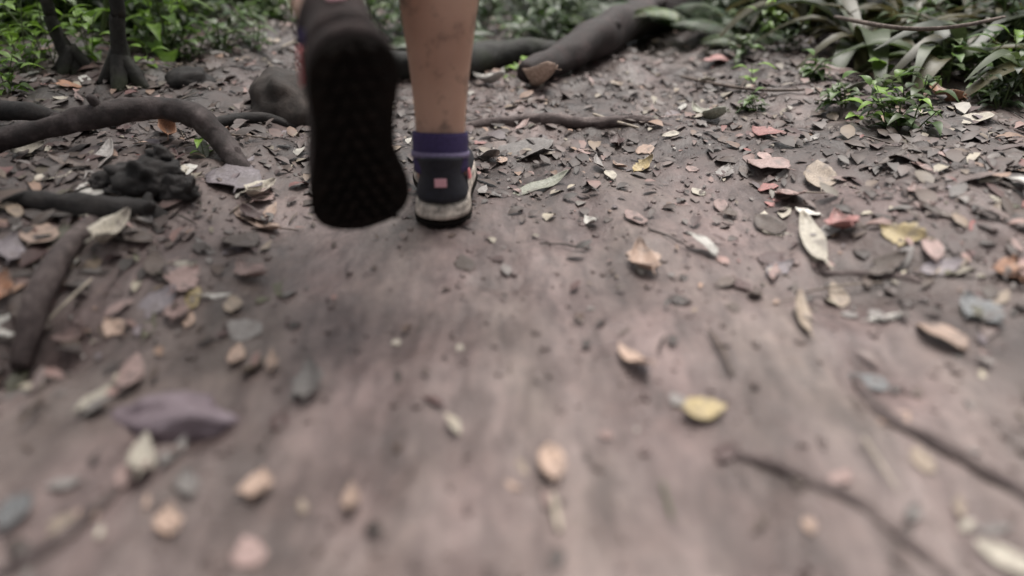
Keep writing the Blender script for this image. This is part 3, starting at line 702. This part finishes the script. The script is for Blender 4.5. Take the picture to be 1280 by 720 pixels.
# ------------------------------------------------------------------ fallen leaves
def leaf_proto(seed, wr, curl, fold, ragged, notch=False, tipp=1.0):
    """unit length leaf along +Y, centred, lying on z = 0"""
    r_ = random.Random(seed); nu, nv = 14, 8; v, f = [], []; ph = r_.uniform(0, 6)
    for i in range(nu + 1):
        u = i / nu; wd = .5 * wr * max(.03, math.sin(math.pi * min(1, u ** (.8 * tipp) * .98 + .01))) ** .8
        for j in range(nv + 1):
            s_ = j / nv * 2 - 1; e = 1 + (ragged * (r_.random() - .5) if abs(s_) > .99 else 0)
            x = wd * s_ * e; y = u - .5; z = fold * abs(x) + curl * (2 * y) ** 2 * .5 + .03 * math.sin(7 * u + ph + s_ * 2) * wr - .02 * abs(s_) * math.cos(u * 11 + ph)
            z += .5 * curl * s_ * s_ * wr * wr
            v.append((x + .06 * math.sin(3 * u + ph), y, z))
    for i in range(nu):
        for j in range(nv):
            if notch and i < 4 and j < 2: continue
            k_ = i * (nv + 1) + j; f.append((k_, k_ + 1, k_ + nv + 2, k_ + nv + 1))
    # stalk
    b = len(v); q = [(.012 + .06 * math.sin(ph), -.5), (-.012 + .06 * math.sin(ph), -.5), (-.010 + .06 * math.sin(ph), -.68), (.008 + .06 * math.sin(ph), -.68)]
    zz = v[4][2]; v += [(x, y, zz + .01) for x, y in q]; f.append((b, b + 1, b + 2, b + 3))
    e = bpy.data.meshes.new("fallen_leaf"); e.from_pydata(v, [], f); zm = min(p[2] for p in v)
    for vv in e.vertices: vv.co.z -= zm
    e.materials.append(ML['tan']); e.polygons.foreach_set("use_smooth", [True] * len(e.polygons)); return e
LP = {'oval': [leaf_proto(1, .48, .12, .1, .05), leaf_proto(2, .55, .1, .15, .14), leaf_proto(13, .36, .08, -.12, .12), leaf_proto(3, .42, -.15, .2, .06)],
      'round': [leaf_proto(4, .72, .09, .06, .16), leaf_proto(5, .66, -.07, .1, .2, True), leaf_proto(12, .8, .05, -.1, .25)],
      'narrow': [leaf_proto(6, .24, .15, .3, .05, False, 1.2), leaf_proto(7, .30, .3, .25, .08)],
      'curled': [leaf_proto(8, .5, .75, .5, .15), leaf_proto(9, .42, .55, .9, .1)],
      'torn': [leaf_proto(10, .6, .25, .2, .5, True), leaf_proto(11, .55, .4, .3, .45)]}
def gnormal(x, y, e=.02): return Vector((-(Hs(x + e, y) - Hs(x - e, y)) / (2 * e), -(Hs(x, y + e) - Hs(x, y - e)) / (2 * e), 1)).normalized()
leafcount = 0
def leaf(p, L, colour, shape, yaw_, label, group=None, tilt=None, lift=.002, flat=1.0):
    global leafcount
    me_ = LP[shape][rng.randrange(len(LP[shape]))]
    o = bpy.data.objects.new("fallen_leaf", me_); link(o)
    o.material_slots[0].link = 'OBJECT'; o.material_slots[0].material = ML[colour]
    n_ = gnormal(p.x, p.y); q = n_.to_track_quat('Z', 'Y')
    q = Vector((0, 0, 1)).rotation_difference(n_)
    tx, ty = tilt if tilt else (rng.uniform(-.3, .3), rng.uniform(-.3, .3))
    o.rotation_mode = 'QUATERNION'; o.rotation_quaternion = q @ Euler((tx, ty, yaw_)).to_quaternion()
    hgt = (abs(tx) * L * .25 + abs(ty) * L * .12) * (1.0 if tilt else rng.uniform(.1, .8))
    o.location = Vector((p.x, p.y, Hs(p.x, p.y))) + n_ * (lift + hgt); o.scale = (L, L, L * rng.uniform(.7, 1.1) * flat)
    sm = o.modifiers.new("thickness", 'SOLIDIFY'); sm.thickness = .010; leafcount += 1
    return tag(o, label, "leaf", group)
def pl(px, py, lpx, colour, shape, ang, label, tilt=None):
    """ang: direction of the long side in the picture, degrees anticlockwise from the right"""
    p = P(px, py); a = R(ang); e = 4
    q = P(px + math.cos(a) * lpx * .5, py - math.sin(a) * lpx * .5); p2 = P(px - math.cos(a) * lpx * .5, py + math.sin(a) * lpx * .5)
    d = q - p2; L = lpx / pxm(p) * .95 if tilt else min(max(d.xy.length, .5 * lpx / pxm(p)), 1.6 * lpx / pxm(p)); L *= .92; leaf(p, L, colour, shape, math.atan2(-d.x, d.y), label, tilt=tilt)
for a in [
 (118, 237, 46, 'white', 'oval', 50, "bright white leaf lying beside the black stump"),
 (142, 302, 66, 'cream', 'curled', 40, "large pale curled leaf below the rotting branch"),
 (38, 190, 48, 'cream', 'torn', 15, "pale torn leaf beneath the near end of the arching root"),
 (210, 168, 48, 'orange', 'curled', 75, "orange-brown curled leaf standing inside the root hollow", (.5, .3)),
 (182, 180, 32, 'peach', 'oval', 10, "peach leaf lying left of the orange-brown curled leaf"),
 (232, 214, 36, 'white', 'round', 10, "small pinkish white round leaf in front of the root hollow"),
 (254, 190, 28, 'sage', 'oval', 60, "grey-green leaf leaning on the arching root"),
 (300, 224, 58, 'lilac', 'round', 70, "flat lilac-grey leaf at the foot of the arching root"),
 (325, 246, 46, 'cream', 'curled', 20, "cream curled leaf just below the flat lilac-grey one"),
 (86, 108, 36, 'orange', 'round', 0, "bright orange round leaf between the sapling feet"),
 (42, 93, 18, 'white', 'round', 0, "small white leaf at the outer side of the crooked sapling"),
 (106, 102, 14, 'white', 'round', 20, "tiny white leaf touching the orange leaf by the saplings"),
 (75, 126, 22, 'cream', 'torn', 0, "small cream leaf resting behind the arching root"),
 (318, 126, 30, 'olive', 'narrow', 100, "olive leaf sticking up beside the brown boulder", (.6, .1)),
 (125, 203, 60, 'grey', 'narrow', 50, "long grey leaf slanting under the arching root"),
 (240, 376, 38, 'yellow', 'round', 50, "yellow-tan round leaf on the mud before the lifted shoe"),
 (150, 388, 48, 'pink', 'oval', 25, "pale pink leaf below the large pale curled leaf"),
 (75, 325, 42, 'tan', 'round', 60, "round tan leaf resting on the reddish bank root"),
 (6, 362, 40, 'orange', 'torn', 70, "rusty orange torn leaf at the rim of the dark hole"),
 (198, 378, 60, 'lilac', 'oval', 35, "lilac-grey leaf beside the yellow-tan round leaf"),
 (296, 446, 42, 'peach', 'oval', 65, "peach leaf, first of three in a row above the mauve stone"),
 (322, 462, 34, 'tan', 'torn', 65, "tan torn leaf, middle one of three in a row above the mauve stone"),
 (343, 458, 36, 'peach', 'narrow', 70, "narrow peach leaf, last of three in a row above the mauve stone"),
 (180, 582, 72, 'cream', 'narrow', 66, "narrow cream leaf pointing away just below the mauve stone"),
 (118, 502, 60, 'cream', 'narrow', 55, "narrow beige leaf at the near end of the mauve stone"),
 (325, 612, 50, 'peach', 'torn', 75, "orange-tan torn leaf alone on the mud below the mauve stone"),
 (441, 630, 50, 'peach', 'narrow', 80, "narrow orange-tan leaf alone in the middle of the smooth mud"),
 (165, 470, 60, 'pink', 'oval', 60, "pinkish tan leaf behind the mauve stone"),
 (218, 572, 50, 'grey', 'narrow', 55, "narrow grey leaf crossing behind the narrow cream leaf"),
 (22, 642, 80, 'bluegrey', 'oval', 55, "bluish grey leaf by the half-buried dark root"),
 (392, 482, 50, 'grey', 'torn', 75, "grey torn leaf on the mud behind the three in a row"),
 (204, 76, 22, 'white', 'round', 30, "white leaf past the straight sapling foot"),
 (345, 52, 26, 'tan', 'oval', 20, "tan leaf on the bare trail past the bend"),
 (612, 106, 40, 'white', 'curled', 170, "pinkish white curled leaf by the mossy log"),
 (668, 110, 52, 'peach', 'curled', 160, "cream and orange curled leaf in front of the pale seedling"),
 (740, 74, 32, 'cream', 'oval', 20, "cream leaf at the foot of the purplish log"),
 (652, 190, 68, 'grey', 'round', 160, "big round grey leaf on the trail beside the planted shoe"),
 (610, 200, 50, 'grey', 'narrow', 120, "narrow grey leaf between the planted shoe and the big round grey leaf"),
 (674, 238, 78, 'sage', 'narrow', 12, "long pale sage leaf lying across the trail beside the planted shoe"),
 (600, 180, 18, 'rose', 'round', 0, "tiny red leaf behind the planted shoe"),
 (740, 281, 34, 'white', 'narrow', 120, "small white narrow leaf on open mud"),
 (792, 276, 34, 'pink', 'oval', 140, "pink leaf next to the small white narrow leaf"),
 (875, 313, 42, 'white', 'oval', 150, "bright pinkish white leaf on open mud"),
 (806, 330, 46, 'peach', 'torn', 110, "peach torn leaf on mud near the bright pinkish white leaf"),
 (806, 211, 30, 'yellow', 'torn', 20, "small yellow torn leaf alone beyond the sage leaf"),
 (748, 210, 46, 'grey', 'narrow', 125, "narrow grey leaf tilted on edge beyond the sage leaf", (.1, .5)),
 (958, 169, 48, 'rose', 'oval', 160, "coral-red leaf on the slope"),
 (898, 76, 44, 'rose', 'round', 20, "large rose-red leaf near the purplish log"),
 (1010, 268, 32, 'white', 'oval', 160, "small white leaf at the tip of the long beige leaf"),
 (1016, 302, 82, 'cream', 'narrow', 140, "long beige leaf pointing at the small white leaf"),
 (1056, 285, 44, 'rose', 'torn', 120, "rose torn leaf beside the long beige leaf"),
 (1130, 296, 64, 'yellow', 'torn', 165, "large yellow-tan torn leaf over the hollow"),
 (1002, 398, 58, 'tan', 'narrow', 135, "narrow tan leaf on mud past the short dark root"),
 (1174, 426, 70, 'peach', 'oval', 140, "large peach leaf above the reddish sloping root"),
 (880, 515, 62, 'yellow', 'round', 5, "round golden yellow leaf alone on smooth mud"),
 (792, 456, 56, 'peach', 'narrow', 125, "narrow peach leaf on smooth mud beyond the golden leaf"),
 (690, 582, 60, 'peach', 'oval', 95, "dull peach leaf at the tip of the white sliver"),
 (1034, 92, 62, 'pink', 'narrow', 170, "long pink curved leaf under the bank plants"),
 (1222, 108, 84, 'white', 'narrow', 145, "white curled blade leaf on the bank", (.35, .2)),
 (1216, 152, 56, 'cream', 'round', 170, "cream round leaf below the white curled blade leaf"),
 (1178, 126, 42, 'orange', 'torn', 160, "orange-brown torn leaf beside the white curled blade leaf"),
 (1252, 702, 90, 'cream', 'oval', 150, "big pale tan leaf beside the reddish curving root"),
 (1268, 236, 44, 'white', 'oval', 140, "whitish leaf below the cream round leaf on the slope"),
 (1248, 254, 40, 'cream', 'oval', 160, "cream oval leaf touching the whitish leaf on the slope"),
 (1060, 118, 62, 'sage', 'oval', 175, "yellowish sage leaf lying under the low yellow-green plant"),
 (905, 40, 60, 'green', 'oval', 165, "fallen green leaf lying beside the purplish log"),
 (1226, 392, 60, 'bluegrey', 'torn', 140, "bluish grey torn leaf above the large peach leaf"),
 (1272, 345, 50, 'orange', 'torn', 100, "orange torn leaf behind the bluish grey torn leaf"),
 (1084, 482, 62, 'bluegrey', 'oval', 165, "blue-grey leaf lying flat in the mud dip"),
 (960, 285, 46, 'brown', 'oval', 140, "brown leaf below the slope's coral-red leaf"),
 (985, 250, 44, 'pink', 'oval', 150, "pink leaf above the small white leaf"),
 (1150, 210, 50, 'pink', 'narrow', 160, "narrow pink leaf on the slope under the bright leafy tuft"),
 (960, 207, 60, 'pink', 'round', 160, "broad pink leaf just below the coral-red leaf"),
 (885, 150, 44, 'sage', 'torn', 160, "torn pale leaf right of the slender trail root"),
]:
    pl(*a[:7], tilt=a[7] if len(a) > 7 else None)
hand = leafcount
# smaller leaves, told apart only by colour and by where they lie
PALETTE = ['tan', 'tan', 'pink', 'pink', 'pink', 'grey', 'grey', 'brown', 'brown', 'brown', 'lilac', 'lilac', 'cream', 'cream', 'cream', 'peach', 'peach', 'peach', 'pink', 'maroon', 'maroon', 'rose', 'olive', 'white']
WORD = {'tan': 'tan', 'pink': 'dull pink', 'grey': 'grey', 'brown': 'brown', 'lilac': 'lilac-grey', 'cream': 'cream', 'peach': 'peach', 'maroon': 'maroon', 'rose': 'rose', 'olive': 'olive', 'white': 'white', 'orange': 'orange'}
for (n_, (x0, x1, y0, y1), (l0, l1), where) in [
    (66, (0, 360, 200, 420), (26, 54), "in the litter below the arching root"), (22, (20, 340, 100, 195), (12, 26), "in the litter around the saplings"),
    (16, (20, 420, 430, 700), (24, 50), "on the mud around the mauve stone"), (14, (440, 860, 310, 690), (14, 30), "on the smooth trodden mud"),
    (52, (900, 1275, 170, 420), (22, 46), "on the littered slope below the bank"), (14, (900, 1275, 430, 690), (22, 44), "on the mud between the reddish roots"),
    (30, (600, 900, 95, 260), (14, 32), "on the trail before the fallen logs"), (14, (220, 380, 60, 110), (10, 20), "on the trail past the bend")]:
    for i in range(n_):
        px, py = rng.uniform(x0, x1), rng.uniform(y0, y1)
        c_ = rng.choice(PALETTE if rng.random() < .8 else ['brown', 'grey', 'pink'])
        if c_ in ('rose', 'white') and y0 > 300: c_ = 'tan'
        p = P(px, py); L = rng.uniform(l0, l1) / pxm(p) * 1.15
        radial = math.atan2(-(p.x - .0), p.y + .2); yw = radial + rng.gauss(0, .5) if rng.random() < .8 else rng.uniform(0, 6.28)
        leaf(p, L, c_, rng.choice(['oval', 'oval', 'narrow', 'narrow', 'torn', 'torn', 'round']), yw, f"small {WORD[c_]} dead leaf {where}", f"small {WORD[c_]} leaves {where}", (rng.uniform(-.14, .14), rng.uniform(-.14, .14)), rng.uniform(-.003, .003), .8)
# litter too fine to count
r3 = random.Random(8); lt = MB(); LPAL = [LC[c_][0] for c_ in PALETTE] + [LC['brown'][0]] * 14 + [LC['maroon'][0]] * 8 + [LC['grey'][0]] * 6 + [(.05, .037, .033)] * 22 + [(.17, .13, .12)] * 10
k = 0
while k < 32000:
    y = .15 + 3.8 * r3.random() ** 1.15; x = r3.uniform(-1, 1) * (.45 + .75 * y)
    s_ = float(littered(np.array([x]), np.array([y]))[0]); dens = (.03 if y < .7 else .10) + .94 * s_
    if r3.random() > dens: continue
    L = (.005 + .050 * r3.random() ** 2.6) * (.6 + .6 * s_); t_ = r3.choice(LPAL); v_ = r3.uniform(.55, 1.1); a = math.atan2(y + .2, x) + r3.gauss(0, .6); mm = r3.uniform(0, .4) + (.35 if y > .95 and r3.random() < .8 else 0); t_ = tuple(q * (1 - mm) + g_ * mm for q, g_ in zip(t_, (.075, .053, .048)))
    if x > .1 and r3.random() < .15: continue
    lt.leaf(Vector((x, y, Hs(x, y) + .001 + .004 * r3.random())), (math.cos(a), math.sin(a), r3.uniform(-.15, .18)), (r3.uniform(-.25, .25), r3.uniform(-.25, .25), 1), L, L * r3.uniform(.22, .55), r3.uniform(-.1, .3), r3.uniform(-.3, .3), tuple(q * v_ for q in t_), 4, r3.uniform(.5, 1.1), r3.uniform(-.12, .12))
    k += 1
for k in range(900):
    x, y = r3.uniform(-2, 2), r3.uniform(.3, 3.2)
    if r3.random() > .1 + .9 * float(pathside(np.array([x]), np.array([y]))[0]): continue
    a = r3.uniform(0, 6.28); L = r3.uniform(.02, .09); p = Vector((x, y, Hs(x, y) + .003)); d = Vector((math.cos(a), math.sin(a), 0)) * L; q = p + d; q.z = Hs(q.x, q.y) + .004
    c_ = r3.choice([(.07, .05, .04), (.13, .10, .08), (.2, .16, .13), (.03, .024, .02)])
    lt.tube([p, (p + q) / 2 + Vector((0, 0, .003)), q], [.0012, .0014, .0008], 4, c_, sub=1)
tag(lt.build("leaf_litter", M['tint'], color=True), "fine crumbled leaf and twig litter strewn over the mud", "leaf litter", kind="stuff")

r4 = random.Random(21); cv, cf, cn = [], [], 0
bmc = bmesh.new(); bmesh.ops.create_icosphere(bmc, subdivisions=1, radius=1); bmc.verts.index_update()
iv = [v.co.copy() for v in bmc.verts]; iff = [tuple(v.index for v in f.verts) for f in bmc.faces]; bmc.free()
while cn < 3600:
    y = .2 + 2.2 * r4.random() ** 1.2; x = r4.uniform(-1, 1) * (.3 + .6 * y)
    if float(vn(np.array([x / .14]), np.array([y / .2]), 55)[0]) + .5 < r4.random() * .9: continue
    sz = .0012 + .0050 * r4.random() ** 3; z = Hs(x, y); b = len(cv); ax, ay, az = r4.uniform(.7, 1.4), r4.uniform(.8, 1.9), r4.uniform(.3, .6)
    cv += [(x + c.x * sz * ax * r4.uniform(.75, 1.2), y + c.y * sz * ay * r4.uniform(.75, 1.2), z + sz * .05 + c.z * sz * az) for c in iv]; cf += [tuple(b + q for q in f) for f in iff]; cn += 1
cme = bpy.data.meshes.new("soil_crumbs"); cme.from_pydata(cv, [], cf); cme.materials.append(M['mud']); cme.polygons.foreach_set("use_smooth", [True] * len(cme.polygons))
ca = cme.attributes.new("humus_shade", 'FLOAT', 'POINT'); ca.data.foreach_set("value", np.repeat(np.array([r4.uniform(0, .12) for _ in range(cn)], dtype=np.float32), len(iv)))
tag(link(bpy.data.objects.new("soil_crumbs", cme)), "loose crumbs of trodden mud scattered over the path", "soil crumbs", kind="stuff")

# ------------------------------------------------------------------ sticks
def stick(pts, rpx, m_, label, name="stick", bumpy=.08): return tag(px_tube(name, pts, rpx, M[m_], n=7, bumpy=bumpy, sub=3, seed=len(label)), label, "stick")
stick([(1078, 544, .006), (1100, 578, .008), (1124, 614, .005)], [1.8, 2, 1.4], 'straw', "thin pale straw lying on mud between the reddish roots", "straw")
stick([(848, 95, .01), (905, 107, .012), (960, 113, .012), (1010, 112, .008)], [2.2, 2.4, 2.2, 1.6], 'twig', "long thin twig lying on the slope below the rose-red leaf", "twig")
stick([(61, 400, .012), (88, 373, .016), (116, 347, .008)], [2.2, 2.4, 1.6], 'straw', "pale stick leaning on the reddish bank root")
stick([(690, 616, .004), (695, 640, .006), (700, 664, .004)], [4, 5, 3.5], 'straw', "short white sliver of wood on the smooth mud", "wood_sliver", .2)
stick([(828, 600, .004), (834, 625, .005), (842, 652, .003)], [1.4, 1.5, 1], 'greenstem', "thin green stalk flat on the smooth mud", "stalk")
stick([(740, 142, .008), (770, 152, .01), (800, 160, .006)], [2, 2.2, 1.4], 'straw', "pale twig beside the slender trail root", "twig")
stick([(885, 410, .006), (905, 440, .008), (915, 470, .004)], [2.2, 2.6, 1.6], 'twig', "short dark twig on mud above the golden leaf", "twig")
stick([(20, 530, .01), (45, 505, .012), (80, 462, .006)], [3, 3.4, 2], 'twig', "brown stick lying along the bank before the mauve stone")
stick([(1040, 20, .14), (1150, 38, .16), (1260, 20, .18)], [3, 3, 2.4], 'twig', "bare twig arching out of the bank plants", "twig")
stick([(350, 60, .008), (372, 52, .012), (386, 66, .006)], [1.6, 1.8, 1.2], 'straw', "pale twig on the bare trail past the bend", "twig")
stick([(640, 130, .006), (670, 124, .01), (700, 132, .006)], [2, 2.2, 1.5], 'twig', "little twig lying below the cream and orange curled leaf", "twig")
print("LEAVES", hand, leafcount)
